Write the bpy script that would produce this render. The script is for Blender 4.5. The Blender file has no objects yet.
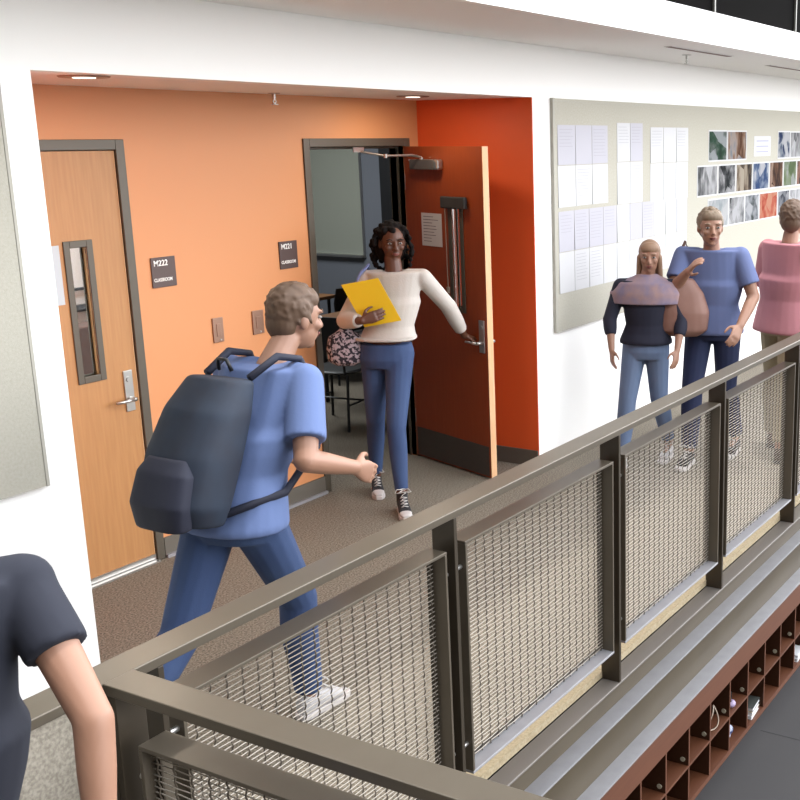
import bpy, bmesh, math, random
from mathutils import Vector as V, Matrix, Quaternion
random.seed(7)
SC = bpy.context.scene
COL = SC.collection
PI = math.pi

# ------------------------------------------------------------------ materials
MATS = {}
def mat(name, col, rough=.6, metal=0., spec=.5, noise=None, bump=None, emit=None, coat=0., alpha=None, trans=0., sheen=0.):
    """noise=(scale, amount, (r,g,b) second colour, stretch xyz)"""
    if name in MATS: return MATS[name]
    m = bpy.data.materials.new(name); m.use_nodes = True
    nt = m.node_tree; b = nt.nodes['Principled BSDF']
    b.inputs['Base Color'].default_value = (*col, 1)
    b.inputs['Roughness'].default_value = rough
    b.inputs['Metallic'].default_value = metal
    b.inputs['Specular IOR Level'].default_value = spec
    b.inputs['Coat Weight'].default_value = coat
    b.inputs['Transmission Weight'].default_value = trans
    b.inputs['Sheen Weight'].default_value = sheen
    if noise or bump:
        tc = nt.nodes.new('ShaderNodeTexCoord'); mp = nt.nodes.new('ShaderNodeMapping')
        nt.links.new(tc.outputs['Object'], mp.inputs['Vector'])
    if noise:
        sc, amt, c2, st = noise
        mp.inputs['Scale'].default_value = st
        n = nt.nodes.new('ShaderNodeTexNoise'); n.inputs['Scale'].default_value = sc; n.inputs['Detail'].default_value = 5
        r = nt.nodes.new('ShaderNodeValToRGB')
        r.color_ramp.elements[0].position = .5 - amt; r.color_ramp.elements[1].position = .5 + amt
        r.color_ramp.elements[0].color = (*col, 1); r.color_ramp.elements[1].color = (*c2, 1)
        nt.links.new(mp.outputs[0], n.inputs['Vector']); nt.links.new(n.outputs['Fac'], r.inputs['Fac'])
        nt.links.new(r.outputs['Color'], b.inputs['Base Color'])
    if bump:
        n2 = nt.nodes.new('ShaderNodeTexNoise'); n2.inputs['Scale'].default_value = bump[0]
        nt.links.new(tc.outputs['Object'], n2.inputs['Vector'])
        bp = nt.nodes.new('ShaderNodeBump'); bp.inputs['Strength'].default_value = bump[1]; bp.inputs['Distance'].default_value = .004
        nt.links.new(n2.outputs['Fac'], bp.inputs['Height']); nt.links.new(bp.outputs[0], b.inputs['Normal'])
    if emit:
        b.inputs['Emission Color'].default_value = (*emit[:3], 1); b.inputs['Emission Strength'].default_value = emit[3]
    MATS[name] = m
    return m

def srgb(r, g, b):
    f = lambda c: (c/255/12.92 if c/255 <= .04045 else ((c/255+.055)/1.055)**2.4)
    return (f(r), f(g), f(b))
def srgk(r, g, b, k=.64):
    return tuple(c*k*.90 for c in srgb(r,g,b))

WHITE = mat('white_paint', (.92,.91,.885), .75, bump=(60,.04))
CEIL = mat('ceiling_paint', (.86,.85,.825), .8)
ORANGE = mat('orange_paint', srgb(199,134,86), .55, bump=(70,.04))
ORANGE_D = mat('shaded_orange_paint', srgb(224,90,38), .55, bump=(70,.04))  # same orange, reddened for the shade on the alcove side walls
CARPET = mat('speckled_carpet', srgk(108,98,84), .95, noise=(110,.13,srgk(176,164,144),(1,1,1)), bump=(250,.4))
PARAPET = mat('speckled_stone', srgk(160,151,136), .85, noise=(120,.14,srgk(196,187,170),(1,1,1)), bump=(150,.3))
TAN = mat('tan_edge', srgk(176,156,120), .8, noise=(90,.2,srgk(205,190,158),(1,1,1)))
METAL = mat('warm_grey_metal', srgb(88,80,68), .32, .30, noise=(9,.35,srgb(95,87,75),(1,1,1)))
METAL_D = mat('shaded_rail_metal', srgb(66,58,47), .36, .4)  # rail metal darkened for the shade on the post sides
WIRE = mat('wire_metal', srgb(168,160,148), .4, .35)
WIRE_V = mat('shaded_wire_metal', srgb(84,76,66), .45, .5)  # upright wires darkened for shading, level ones paled for light from above
PALE_STEEL = mat('channel_steel', srgb(148,147,150), .45, .4, noise=(14,.3,srgb(160,159,162),(1,1,1)))  # pale tone stands in for light caught on flanges and bottom bars
STEEL = mat('brushed_steel', srgb(190,188,184), .3, .9)
FRAME = mat('frame_paint', srgb(82,75,64), .45, .2)
RUBBER = mat('rubber_base', srgk(118,110,98), .6)
WOODL = mat('light_door_wood', srgb(156,108,62), .5, noise=(5,.3,srgb(172,124,74),(14,14,.8)))
WOODD = mat('red_door_wood', srgb(132,54,18), .42, noise=(5,.3,srgb(146,64,24),(14,14,.8)))
EDGEW = mat('lit_door_edge', srgb(228,184,142), .5, noise=(6,.3,srgb(214,164,116),(10,10,.9)))  # leaf edge paled for the daylight on it, against the shaded face
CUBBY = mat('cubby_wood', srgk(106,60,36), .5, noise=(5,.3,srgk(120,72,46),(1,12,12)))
CUBBY_D = mat('shaded_cubby_wood', srgk(66,34,14), .6, spec=.25, noise=(5,.3,srgk(76,42,20),(1,12,12)))  # cubby wood darkened for the shade inside the compartments
BOARD = mat('tack_fabric', srgk(200,196,180,.74), .95, noise=(90,.2,srgk(212,208,194,.74),(1,1,1)), bump=(300,.2))
BOARD_E = mat('tack_edge', srgk(214,210,196), .7)
PAPER = mat('white_paper', srgk(244,244,246,.64), .8)
PAPER2 = mat('lilac_white_paper', srgk(234,232,242,.58), .8)
INK = mat('ink', srgb(60,60,70), .8)
DGLASS = mat('dark_upper_panel', (.0018,.0014,.0012), .8, spec=.02)
JOINT = mat('panel_joint', (.11,.105,.09), .4, .5)
LFLOOR = mat('dark_floor', srgk(40,38,40), .7, noise=(3,.3,srgk(47,44,45),(1,1,1)))
GROUT = mat('dark_joint', srgk(46,45,47), .8)
SIGN = mat('sign_plate', srgb(74,56,52), .5)
SIGNW = mat('sign_letter', srgb(240,236,230), .5)
SWITCH = mat('switch_plate', srgb(150,118,100), .35, .6)
BLACK = mat('black_plastic', (.012,.012,.013), .45)
CWALL = mat('classroom_wall', srgb(116,120,128), .8)
WBOARD = mat('whiteboard', srgb(160,163,150), .15, coat=.5)
DESK = mat('desk_wood', srgb(120,80,45), .5)
GLASS = mat('glass', (.9,.95,.95), .03, trans=1.)
LAMPW = mat('lamp_diffuser', (1,.95,.85), .5, emit=(1,.93,.8,3))
SKIN_D = mat('skin_dark', srgk(112,66,44), .5)
SKIN_L = mat('skin_light', srgk(208,156,128,.52), .5)
LIP = mat('lips', srgk(150,80,72), .45)
EYEW = mat('eye_white', srgk(190,184,178), .4, spec=.2)
EYEB = mat('iris', (.02,.012,.008), .2)

# ------------------------------------------------------------------ mesh helper
class MB:
    def __init__(s): s.v=[]; s.f=[]
    def add(s, vs, fs):
        o=len(s.v); s.v += [tuple(v) for v in vs]; s.f += [tuple(i+o for i in f) for f in fs]; return s
    def box(s, x0,x1,y0,y1,z0,z1):
        vs=[(x,y,z) for z in (z0,z1) for y in (y0,y1) for x in (x0,x1)]
        return s.add(vs,[(0,2,3,1),(4,5,7,6),(0,1,5,4),(2,6,7,3),(0,4,6,2),(1,3,7,5)])
    def obox(s, o, u, v, w):   # origin corner + 3 edge vectors
        o,u,v,w=V(o),V(u),V(v),V(w)
        vs=[o+u*i+v*j+w*k for k in (0,1) for j in (0,1) for i in (0,1)]
        fs=[(0,2,3,1),(4,5,7,6),(0,1,5,4),(2,6,7,3),(0,4,6,2),(1,3,7,5)]
        if u.cross(v).dot(w)<0: fs=[f[::-1] for f in fs]
        return s.add(vs,fs)
    def prism(s, pts, d):      # planar polygon pts extruded by d
        pts=[V(p) for p in pts]; d=V(d); n=len(pts)
        fs=[tuple(range(n))[::-1], tuple(range(n,2*n))]+[(i,(i+1)%n,n+(i+1)%n,n+i) for i in range(n)]
        return s.add(pts+[p+d for p in pts], fs)
    def tube(s, pts, r, n=8, cap=True):
        pts=[V(p) for p in pts]; rs = r if isinstance(r,(list,tuple)) else [r]*len(pts)
        rings=[]; up=None
        for i,p in enumerate(pts):
            t=(pts[min(i+1,len(pts)-1)]-pts[max(i-1,0)]).normalized()
            if up is None:
                up = V((0,0,1)) if abs(t.z)<.9 else V((1,0,0))
            a=(up - t*up.dot(t)).normalized(); b=t.cross(a); up=a
            rings.append([p+a*math.cos(2*PI*k/n)*rs[i]+b*math.sin(2*PI*k/n)*rs[i] for k in range(n)])
        vs=[q for r_ in rings for q in r_]; fs=[]
        for i in range(len(pts)-1):
            for k in range(n): fs.append((i*n+k, i*n+(k+1)%n, (i+1)*n+(k+1)%n, (i+1)*n+k))
        if cap: fs.append(tuple(range(n))[::-1]); fs.append(tuple((len(pts)-1)*n+k for k in range(n)))
        return s.add(vs,fs)
    def loft(s, rings, n=20, p=2.0):    # rings: (centre, vecA, vecB) super-ellipse sections
        vs=[]
        for c,a,b in rings:
            c,a,b=V(c),V(a),V(b)
            for k in range(n):
                t=2*PI*k/n; cs,sn=math.cos(t),math.sin(t)
                x=math.copysign(abs(cs)**(2/p),cs); y=math.copysign(abs(sn)**(2/p),sn)
                vs.append(c+a*x+b*y)
        fs=[]
        for i in range(len(rings)-1):
            for k in range(n): fs.append((i*n+k, i*n+(k+1)%n, (i+1)*n+(k+1)%n, (i+1)*n+k))
        fs.append(tuple(range(n))[::-1]); fs.append(tuple((len(rings)-1)*n+k for k in range(n)))
        return s.add(vs,fs)
    def ell(s, c, a, b, w, nu=18, nv=12):    # ellipsoid with semi-axis vectors
        c,a,b,w=V(c),V(a),V(b),V(w); vs=[c-w]; 
        for j in range(1,nv):
            ph=-PI/2+PI*j/nv
            for k in range(nu):
                t=2*PI*k/nu; vs.append(c+(a*math.cos(t)+b*math.sin(t))*math.cos(ph)+w*math.sin(ph))
        vs.append(c+w); fs=[]
        for k in range(nu): fs.append((0,1+(k+1)%nu,1+k))
        for j in range(nv-2):
            for k in range(nu): fs.append((1+j*nu+k,1+j*nu+(k+1)%nu,1+(j+1)*nu+(k+1)%nu,1+(j+1)*nu+k))
        L=len(vs)-1; o=1+(nv-2)*nu
        for k in range(nu): fs.append((o+k,o+(k+1)%nu,L))
        return s.add(vs,fs)
    def sph(s,c,r,nu=12,nv=8): return s.ell(c,(r,0,0),(0,r,0),(0,0,r),nu,nv)
    def cap(s, p0, p1, r0, r1, n=14, k=1.0, side=None):  # tapered limb with rounded ends; k flattens across side
        p0,p1=V(p0),V(p1); t=(p1-p0).normalized()
        h = V(side) if side is not None else (V((0,0,1)) if abs(t.z)<.9 else V((1,0,0)))
        a=(h-t*h.dot(t)).normalized(); b=t.cross(a); rings=[]
        for j in range(5):
            an=PI/2*(1-j/4); rings.append((p0-t*r0*math.sin(an), a*max(r0*math.cos(an),1e-4)*k, b*max(r0*math.cos(an),1e-4)))
        for j in range(5):
            an=PI/2*j/4; rings.append((p1+t*r1*math.sin(an), a*max(r1*math.cos(an),1e-4)*k, b*max(r1*math.cos(an),1e-4)))
        return s.loft(rings,n)
    def build(s, name, material, parent=None, origin=None, smooth=False, bevel=0, label=None):
        me=bpy.data.meshes.new(name); 
        o0=V(origin) if origin is not None else (world_loc(parent) if parent is not None else V((0,0,0)))
        me.from_pydata([tuple(V(v)-o0) for v in s.v],[],s.f); me.materials.append(material)
        bm=bmesh.new(); bm.from_mesh(me); bmesh.ops.recalc_face_normals(bm,faces=bm.faces); bm.to_mesh(me); bm.free()
        if smooth: me.shade_smooth()
        o=bpy.data.objects.new(name,me); COL.objects.link(o)
        if parent is not None: 
            o.parent=parent; o.location = o0-world_loc(parent)
        else: o.location=o0
        if bevel:
            b=o.modifiers.new('bevel','BEVEL'); b.width=bevel; b.segments=2; b.limit_method='ANGLE'; b.harden_normals=False
        if label: o['label']=label
        return o
def world_loc(o):
    v=V((0,0,0))
    while o is not None: v+=o.location; o=o.parent
    return v
def empty(name, loc, label=None, cat=None, group=None, kind=None):
    o=bpy.data.objects.new(name,None); COL.objects.link(o); o.location=loc; o.empty_display_size=.1
    return tag(o,label,cat,group,kind)
def tag(o,label=None,cat=None,group=None,kind=None):
    if label: o['label']=label
    if cat: o['category']=cat
    if group: o['group']=group
    if kind: o['kind']=kind
    return o
def copy_tree(o, parent=None):
    c=o.copy(); COL.objects.link(c)
    if parent is not None: c.parent=parent
    for ch in [x for x in bpy.data.objects if x.parent==o]: copy_tree(ch,c)
    return c
def struct(name, mb, m, label=None, cat='structure', **k):
    return tag(mb.build(name,m,**k),label,cat,kind='structure')
def text(name, body, size, loc, rot, m, parent, depth=.001, sx=1.):
    cu=bpy.data.curves.new(name,'FONT'); cu.body=body; cu.size=size; cu.extrude=depth; cu.align_x='LEFT'; cu.align_y='BOTTOM'; cu.offset=size*.012
    t=bpy.data.objects.new(name+'_curve',cu); COL.objects.link(t)
    bpy.context.view_layer.update()
    me=bpy.data.meshes.new_from_object(t.evaluated_get(bpy.context.evaluated_depsgraph_get()))
    bpy.data.objects.remove(t); me.materials.clear(); me.materials.append(m)
    o=bpy.data.objects.new(name,me); COL.objects.link(o); o.parent=parent
    o.location=V(loc)-world_loc(parent); o.rotation_euler=rot; o.scale=(sx,1,1)
    return o
def remesh(mb, name, m, parent, voxel=.008, smooth=4, label=None):
    """one continuous surface from overlapping volumes"""
    o=mb.build(name,m,parent)
    r=o.modifiers.new('r','REMESH'); r.mode='VOXEL'; r.voxel_size=voxel; r.use_smooth_shade=True
    s=o.modifiers.new('s','SMOOTH'); s.factor=.5; s.iterations=smooth
    bpy.context.view_layer.update()
    me=bpy.data.meshes.new_from_object(o.evaluated_get(bpy.context.evaluated_depsgraph_get()))
    o.modifiers.clear(); old=o.data; o.data=me; me.name=name; bpy.data.meshes.remove(old)
    me.materials.clear(); me.materials.append(m); me.shade_smooth()
    if label: o['label']=label
    return o

# ------------------------------------------------------------------ key dimensions (metres)
YR0,YR1 = 1.955,2.045      # rail plates
YW, YB = 3.834, 4.741      # corridor wall, alcove back wall
ZC, ZA = 2.75, 2.43        # corridor ceiling, alcove ceiling
AX0, AX1 = 2.747, 6.23     # alcove
XL, XR = -3.0, 15.0
FLZ = -1.05                # lower floor

# ------------------------------------------------------------------ setting
struct('floor', MB().box(XL,XR,2.15,YB+.0,-.12,0), CARPET, 'speckled grey-brown corridor carpet', origin=(5,3,0))
struct('trim_1', MB().box(1.40,XR,2.038,2.149,-.03,0), TAN, 'tan floor edge strip behind the railing')
struct('wall_parapet', MB().box(-3.0,1.398,1.965,2.035,-.12,1.03), PARAPET, 'speckled grey half wall under the handrail', origin=(0,2,0))
struct('floor_landing', MB().box(-3.0,1.40,-6.0,1.963,-.12,0), CARPET, 'landing floor', origin=(0,0,0))
struct('wall_landing_side', MB().box(1.36,1.40,-6.0,1.95,FLZ,-.121), PALE_STEEL)
struct('wall_light_block', MB().box(-3.1,-3.0,-24.0,3.83,-1.0,9.0), mat('light_block_dark',srgk(52,44,38),.8))  # unseen wall, added to keep light off faces turned left
struct('wall_left', MB().box(XL,AX0,YW,YW+.15,0,ZC), WHITE, origin=(0,YW,0))
struct('wall_alcove_left', MB().box(AX0-.12,AX0,YW+.151,YB,0,ZA), ORANGE_D, origin=(AX0,YB,0))
w = MB().box(AX0,AX1,YW,YW+.15,ZA,ZC)
struct('wall_header', w, WHITE, origin=(4,YW,0))
struct('wall_right', MB().box(AX1,XR,YW,YW+.15,0,ZC), WHITE, origin=(8,YW,0))
struct('wall_alcove_right', MB().box(AX1,AX1+.12,YW+.151,YB,0,ZA).box(AX1-.006,AX1,YW+.001,YB,.0,ZA), ORANGE_D, origin=(AX1,YB,0))
D1a,D1b = 2.90,3.80       # door openings
D2a,D2b = 5.16,6.07
DH = 2.135
bw = MB().box(AX0-.12,D1a,YB,YB+.12,0,ZA+.1).box(D1b,D2a,YB,YB+.12,0,ZA+.1).box(D2b,AX1+.12,YB,YB+.12,0,ZA+.1)
bw.box(D1a,D1b,YB,YB+.12,DH,ZA+.1).box(D2a,D2b,YB,YB+.12,DH,ZA+.1)
struct('wall_back', bw, ORANGE, origin=(4,YB,0))
struct('ceiling_alcove', MB().box(AX0-.12,AX1+.12,YW+.151,YB,ZA,ZA+.1), CEIL)
struct('ceiling', MB().box(XL,XR,2.93,YW+.15,ZC,ZC+.1), CEIL)
struct('trim_2', MB().box(XL,XR,2.88,2.93,ZC,2.946), WHITE, 'white bulkhead edge of the corridor ceiling')
# baseboards
def base(name,x0,x1,y0,y1): struct(name, MB().box(x0,x1,y0,y1,0,.11), RUBBER)
base('baseboard_back', D1b+.052, D2a-.052, YB-.012, YB)
base('baseboard_back_right', D2b+.052, AX1-.018, YB-.012, YB)
base('baseboard_alcove_right', AX1-.018, AX1-.006, YW+.002, YB)
base('baseboard_alcove_left', AX0, AX0+.012, YW+.152, YB-.013)
struct('trim_3', MB().box(D1b+.052,D2a-.052,YB-.03,YB-.0121,0,.018), PALE_STEEL, 'thin pale floor strip along the rubber base')
# upper storey: dark glazed screen standing on the bulkhead
us = empty('window_1',(8,3.0,2.95)); tag(us,'dark glazed screen of the upper storey',None,kind='structure')
for i in range(8):
    x0=2.22+i*1.62
    MB().box(x0,x0+1.6,2.96,3.0,2.95,5.2).build('glass_panel',DGLASS,us)
    MB().box(x0+1.6,x0+1.62,2.945,3.01,2.95,5.2).build('mullion',JOINT,us)
struct('trim_4', MB().box(XL,XR,2.93,3.2,ZC+.1,2.949), WHITE)
# lower floor with joints
lf = struct('floor_lower', MB().box(1.41,40,-30,2.3,FLZ-.1,FLZ), LFLOOR, 'dark grey lower floor', origin=(5,0,FLZ))
g=MB()
for x in (3.0,4.2,5.38,6.6,7.8,9.0): g.box(x,x+.008,-3,1.9,FLZ,FLZ+.0015)
for y in (1.3,.1,-1.1): g.box(1.5,12,y,y+.008,FLZ,FLZ+.0015)
struct('trim_5', g, GROUT, 'joints of the lower floor')

# steel edge channels under the railing
ch = empty('edge_beam',(1.41,2.04,-.46),'pair of stacked grey steel channels edging the corridor floor','beam')
X0,X1=1.41,14.5
WEB = mat('shaded_channel_steel', srgb(72,62,45), .4, .2, noise=(4,.3,srgb(80,70,52),(1,1,1)))  # one beam metal: webs darkened for shade, flanges paled for light
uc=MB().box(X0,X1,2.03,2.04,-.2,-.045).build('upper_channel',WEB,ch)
MB().box(X0,X1,YR0,2.038,-.045,-.035).build('top_flange',mat('top_flange_metal', srgb(112,106,100), .45, .3),uc,bevel=.003)
MB().box(X0,X1,1.957,2.03,-.21,-.2).build('bottom_flange',PALE_STEEL,uc,label='steel flange coloured pale for the light on it')
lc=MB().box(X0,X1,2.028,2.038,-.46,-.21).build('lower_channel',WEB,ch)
MB().box(X0,X1,1.95,2.028,-.47,-.46).build('bottom_flange',PALE_STEEL,lc,label='steel flange coloured pale for the light on it')
struct('wall_below', MB().box(1.41,X1,2.3,2.34,FLZ,-.12), LFLOOR)

# ------------------------------------------------------------------ cubby shelf
CX0=1.52; CW=.2665; NC=34; YC=1.96
x1=CX0+NC*CW
# dividers pass through x=4.609-ish positions
off=(4.525-CX0)%CW; CX0+=off-CW
x1=CX0+NC*CW
cb=empty('cubby_shelf',(CX0,2.25,FLZ),'long brown wooden cubby shelf with two rows of open compartments below the railing','shelf')
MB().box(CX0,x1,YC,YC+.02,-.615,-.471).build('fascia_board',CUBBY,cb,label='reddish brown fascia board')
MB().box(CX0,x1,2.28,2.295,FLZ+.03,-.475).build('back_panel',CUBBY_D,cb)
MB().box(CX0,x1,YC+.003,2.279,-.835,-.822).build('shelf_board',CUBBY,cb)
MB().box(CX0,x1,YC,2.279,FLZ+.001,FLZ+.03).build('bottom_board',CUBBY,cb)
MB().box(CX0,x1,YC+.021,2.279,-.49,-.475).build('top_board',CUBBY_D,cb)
d0=None
for i in range(NC+1):
    x=CX0+i*CW
    if d0 is None:
        d0=[]
        for za,zb in ((FLZ+.031,-.8355),(-.8215,-.616)):
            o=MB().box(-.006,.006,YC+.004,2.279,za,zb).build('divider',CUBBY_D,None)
            e=MB().box(-.006,.006,YC+.001,YC+.0039,za,zb).build('pale_edge',CUBBY,None); e.parent=o  # front of the same divider, kept paler for the light on it
            o.parent=cb; o.location=V((x,0,0))-cb.location; d0.append(o)
    else:
        for o in d0:
            c=copy_tree(o,cb); c.location.x=x-CX0
# small round grommet at the foot of each upper divider
g0=MB().tube([(0,0,0),(-.004,0,0)],.0125,12).build('grommet',mat('cream_plastic',srgk(205,196,170),.5),None)
for i in range(NC+1):
    o=g0 if i==0 else g0.copy()
    if i: COL.objects.link(o)
    o.parent=cb; o.location=V((CX0+i*CW-.0065,1.992,-.792))-cb.location
# things left in the compartments
def celx(k,f=.5): return CX0+(k+f)*CW
def k_at(x): return int((x-CX0)//CW)
def cubby_item(kind,x,row):
    k=k_at(x); zf=FLZ+.03 if row==0 else -.822
    xc=celx(k,.5); return xc,zf
xc,zf=cubby_item('',5.05,1); xc+=.0
pts=[(xc-.04+.055*math.cos(t),1.985+.012*math.sin(2*t),zf+.07+.065*math.sin(t)) for t in [i*2*PI/24 for i in range(25)]]
tag(MB().tube(pts,.004,6,False).build('cable',mat('pale_cable',srgk(190,170,150),.5),origin=(xc-.04,1.985,zf),smooth=True),'thin pale loop of cable standing in an upper compartment','cable')
xc,zf=cubby_item('',5.3,1)
hd=empty('small_toy',(xc-.03,1.99,zf),'tiny lilac and dark trinket in an upper compartment right of the cable loop','trinket')
MB().ell((xc-.03,1.995,zf+.02),(.03,0,0),(0,.025,0),(0,0,.02)).build('body',mat('lilac_plastic',srgk(190,170,205),.5),hd,smooth=True)
MB().tube([(xc-.04,1.995,zf+.03),(xc-.055,1.99,zf+.10)],.007,8).build('stem',BLACK,hd)
xc,zf=cubby_item('',5.3,0)
rag=empty('bunched_clothing',(xc-.05,2.05,zf),'small crumpled black, white and blue cloth bunch in a lower compartment','clothing')
m_=MB()
for i in range(7): m_.sph((xc-.05+random.uniform(-.04,.04),2.03+random.uniform(-.03,.03),zf+.045+.02*(i%3)),.028)
remesh(m_,'fabric',mat('blue_white_fabric',srgk(200,208,226),.9,noise=(30,.06,srgk(50,60,110),(1,1,1))),rag,.006,3)
m_=MB()
for i in range(6): m_.sph((xc-.06+random.uniform(-.04,.04),2.07+random.uniform(-.03,.03),zf+.03+.03*(i%4)),.028)
remesh(m_,'dark_fabric',mat('black_fabric',(.015,.015,.02),.9),rag,.006,3)
def book_stack(x,cols,label):
    xc,zf=cubby_item('',x,0); z=zf+.0006
    for i,c in enumerate(cols):
        b=empty('book',(xc+.02,2.04,z),label[i],'book')
        MB().obox((xc-.04+i*.008,1.97,z+.001),(.13,.01,0),(-.01,.17,0),(0,0,.018)).build('pages',PAPER,b)
        MB().obox((xc-.042+i*.008,1.968,z),(.146,.01,0),(-.01,.176,0),(0,0,.0012)).obox((xc-.042+i*.008,1.968,z+.019),(.146,.01,0),(-.01,.176,0),(0,0,.0012)).build('cover',c,b)
        z+=.0205
book_stack(5.43,[PAPER,mat('tan_cover',srgk(214,196,168),.7),mat('grey_cover',srgk(70,74,70),.7)],
  ['white book at the bottom of the small stack in a lower compartment','tan book in the middle of the small stack in a lower compartment','grey book topmost on the small stack in a lower compartment'])
book_stack(6.13,[PAPER,PAPER],['lower of two white booklets in the farthest visible lower compartment','upper of two white booklets in the farthest visible lower compartment'])

# ------------------------------------------------------------------ railing
rl = empty('railing',(1.41,2.0,-.035),'warm grey steel handrail with woven wire panels along the corridor edge','railing')
MB().box(-2.99,13.5,YR0,YR1,1.030,1.055).build('handrail',METAL,rl,bevel=.003,label='flat warm grey handrail bar')
PX=[1.541]+[2.665+1.1133*i for i in range(10)]
for i,x in enumerate(PX):
    MB().box(x,x+.016,YR0+.001,YR1-.003,-.0345,1.0295).build('post',METAL_D,rl,bevel=.0015)
def panel(parent, u0, u1, fixed0, fixed1, axis, meshpos, z0=.112, z1=.932, t=.010, sgn=1):
    """u = running coordinate, fixed0..fixed1 = depth, axis 'x' or 'y'"""
    def bx(m,a0,a1,b0,b1,c0,c1):
        return m.box(a0,a1,b0,b1,c0,c1) if axis=='x' else m.box(b0,b1,a0,a1,c0,c1)
    fr=MB(); bx(fr,u0,u1,fixed0,fixed1,z1-t,z1)
    bx(fr,u0,u0+t,fixed0,fixed1,z0+t,z1-t); bx(fr,u1-t,u1,fixed0,fixed1,z0+t,z1-t)
    f=fr.build('panel_frame',METAL,parent,bevel=.0015)
    bx(bb:=MB(),u0,u1,fixed0,fixed1,z0,z0+t); bb.build('bottom_bar',PALE_STEEL,f,bevel=.0015,label='bottom bar coloured pale for the light on it')
    # inner lip that grips the mesh
    lp=MB(); q0,q1=meshpos+.006,meshpos+.011
    bx(lp,u0+t,u1-t,q0,q1,z1-t-.018,z1-t); bx(lp,u0+t,u1-t,q0,q1,z0+t,z0+t+.018)
    bx(lp,u0+t,u0+t+.016,q0,q1,z0+t+.018,z1-t-.018); bx(lp,u1-t-.016,u1-t,q0,q1,z0+t+.018,z1-t-.018)
    lp.build('mesh_clamp',METAL_D,f)
    # bolts through to the posts
    bo=MB()
    for zz in (.221,.845):
        for uu,dr in ((u0,-1),(u1,1)):
            if axis=='x': bo.tube([(uu,fixed0+.022,zz),(uu+dr*.024,fixed0+.022,zz)],.0075,10)
            else: bo.tube([(fixed0+.022,uu,zz),(fixed0+.022,uu+dr*.024,zz)],.0075,10)
    bo.build('bolt',STEEL,f)
    # horizontals, gently waved over and under the crimped verticals
    hm=MB(); n=56; zs=[z0+t+.010+(z1-z0-2*t-.02)*i/(n-1) for i in range(n)]
    nv=20; us=[u0+t+.014+(u1-u0-2*t-.028)*i/(nv-1) for i in range(nv)]
    P=(lambda u,d,z:(u,d,z)) if axis=='x' else (lambda u,d,z:(d,u,z))
    for i,z in enumerate(zs):
        pts=[P(u0+t,meshpos,z)]+[P(u,meshpos+(.0012 if (i+j)%2 else -.0012),z) for j,u in enumerate(us)]+[P(u1-t,meshpos,z)]
        hm.tube(pts,.00155,5)
    hm.build('horizontal_wires',WIRE,f)
    vm=MB()
    for j,u in enumerate(us):
        pts=[P(u,meshpos,z0+t)]+[P(u,meshpos-(.0024 if (i+j)%2 else -.0024),z) for i,z in enumerate(zs)]+[P(u,meshpos,z1-t)]
        vm.tube(pts,.0022,5)
    vm.build('crimped_wires',WIRE_V,f)
    return f
panel(rl,1.60,2.632,1.962,2.036,'x',2.012)
for i in range(1,10):
    a=PX[i]+.016+.05; b=PX[i+1]-.034
    panel(rl,a,b,1.962,2.036,'x',2.012)

r2 = empty('railing',(1.44,1.2,0),'nearer railing running from the corner towards the lower right, posts coloured dark for the shade','railing')
MB().box(1.400,1.478,-.9,1.9575,1.0298,1.0552).build('handrail',METAL,r2,bevel=.002)
for y in (1.925,.80,-.32): 
    MB().box(1.402,1.476,y,y+.018,.0005,1.0295).build('post',METAL_D,r2,bevel=.002)
MB().box(1.402,1.41,1.9435,1.954,.0005,1.0295).build('post_flange',METAL_D,r2)
panel(r2,.84,1.87,1.403,1.477,'y',1.428)
panel(r2,-.28,.76,1.403,1.477,'y',1.428)

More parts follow.
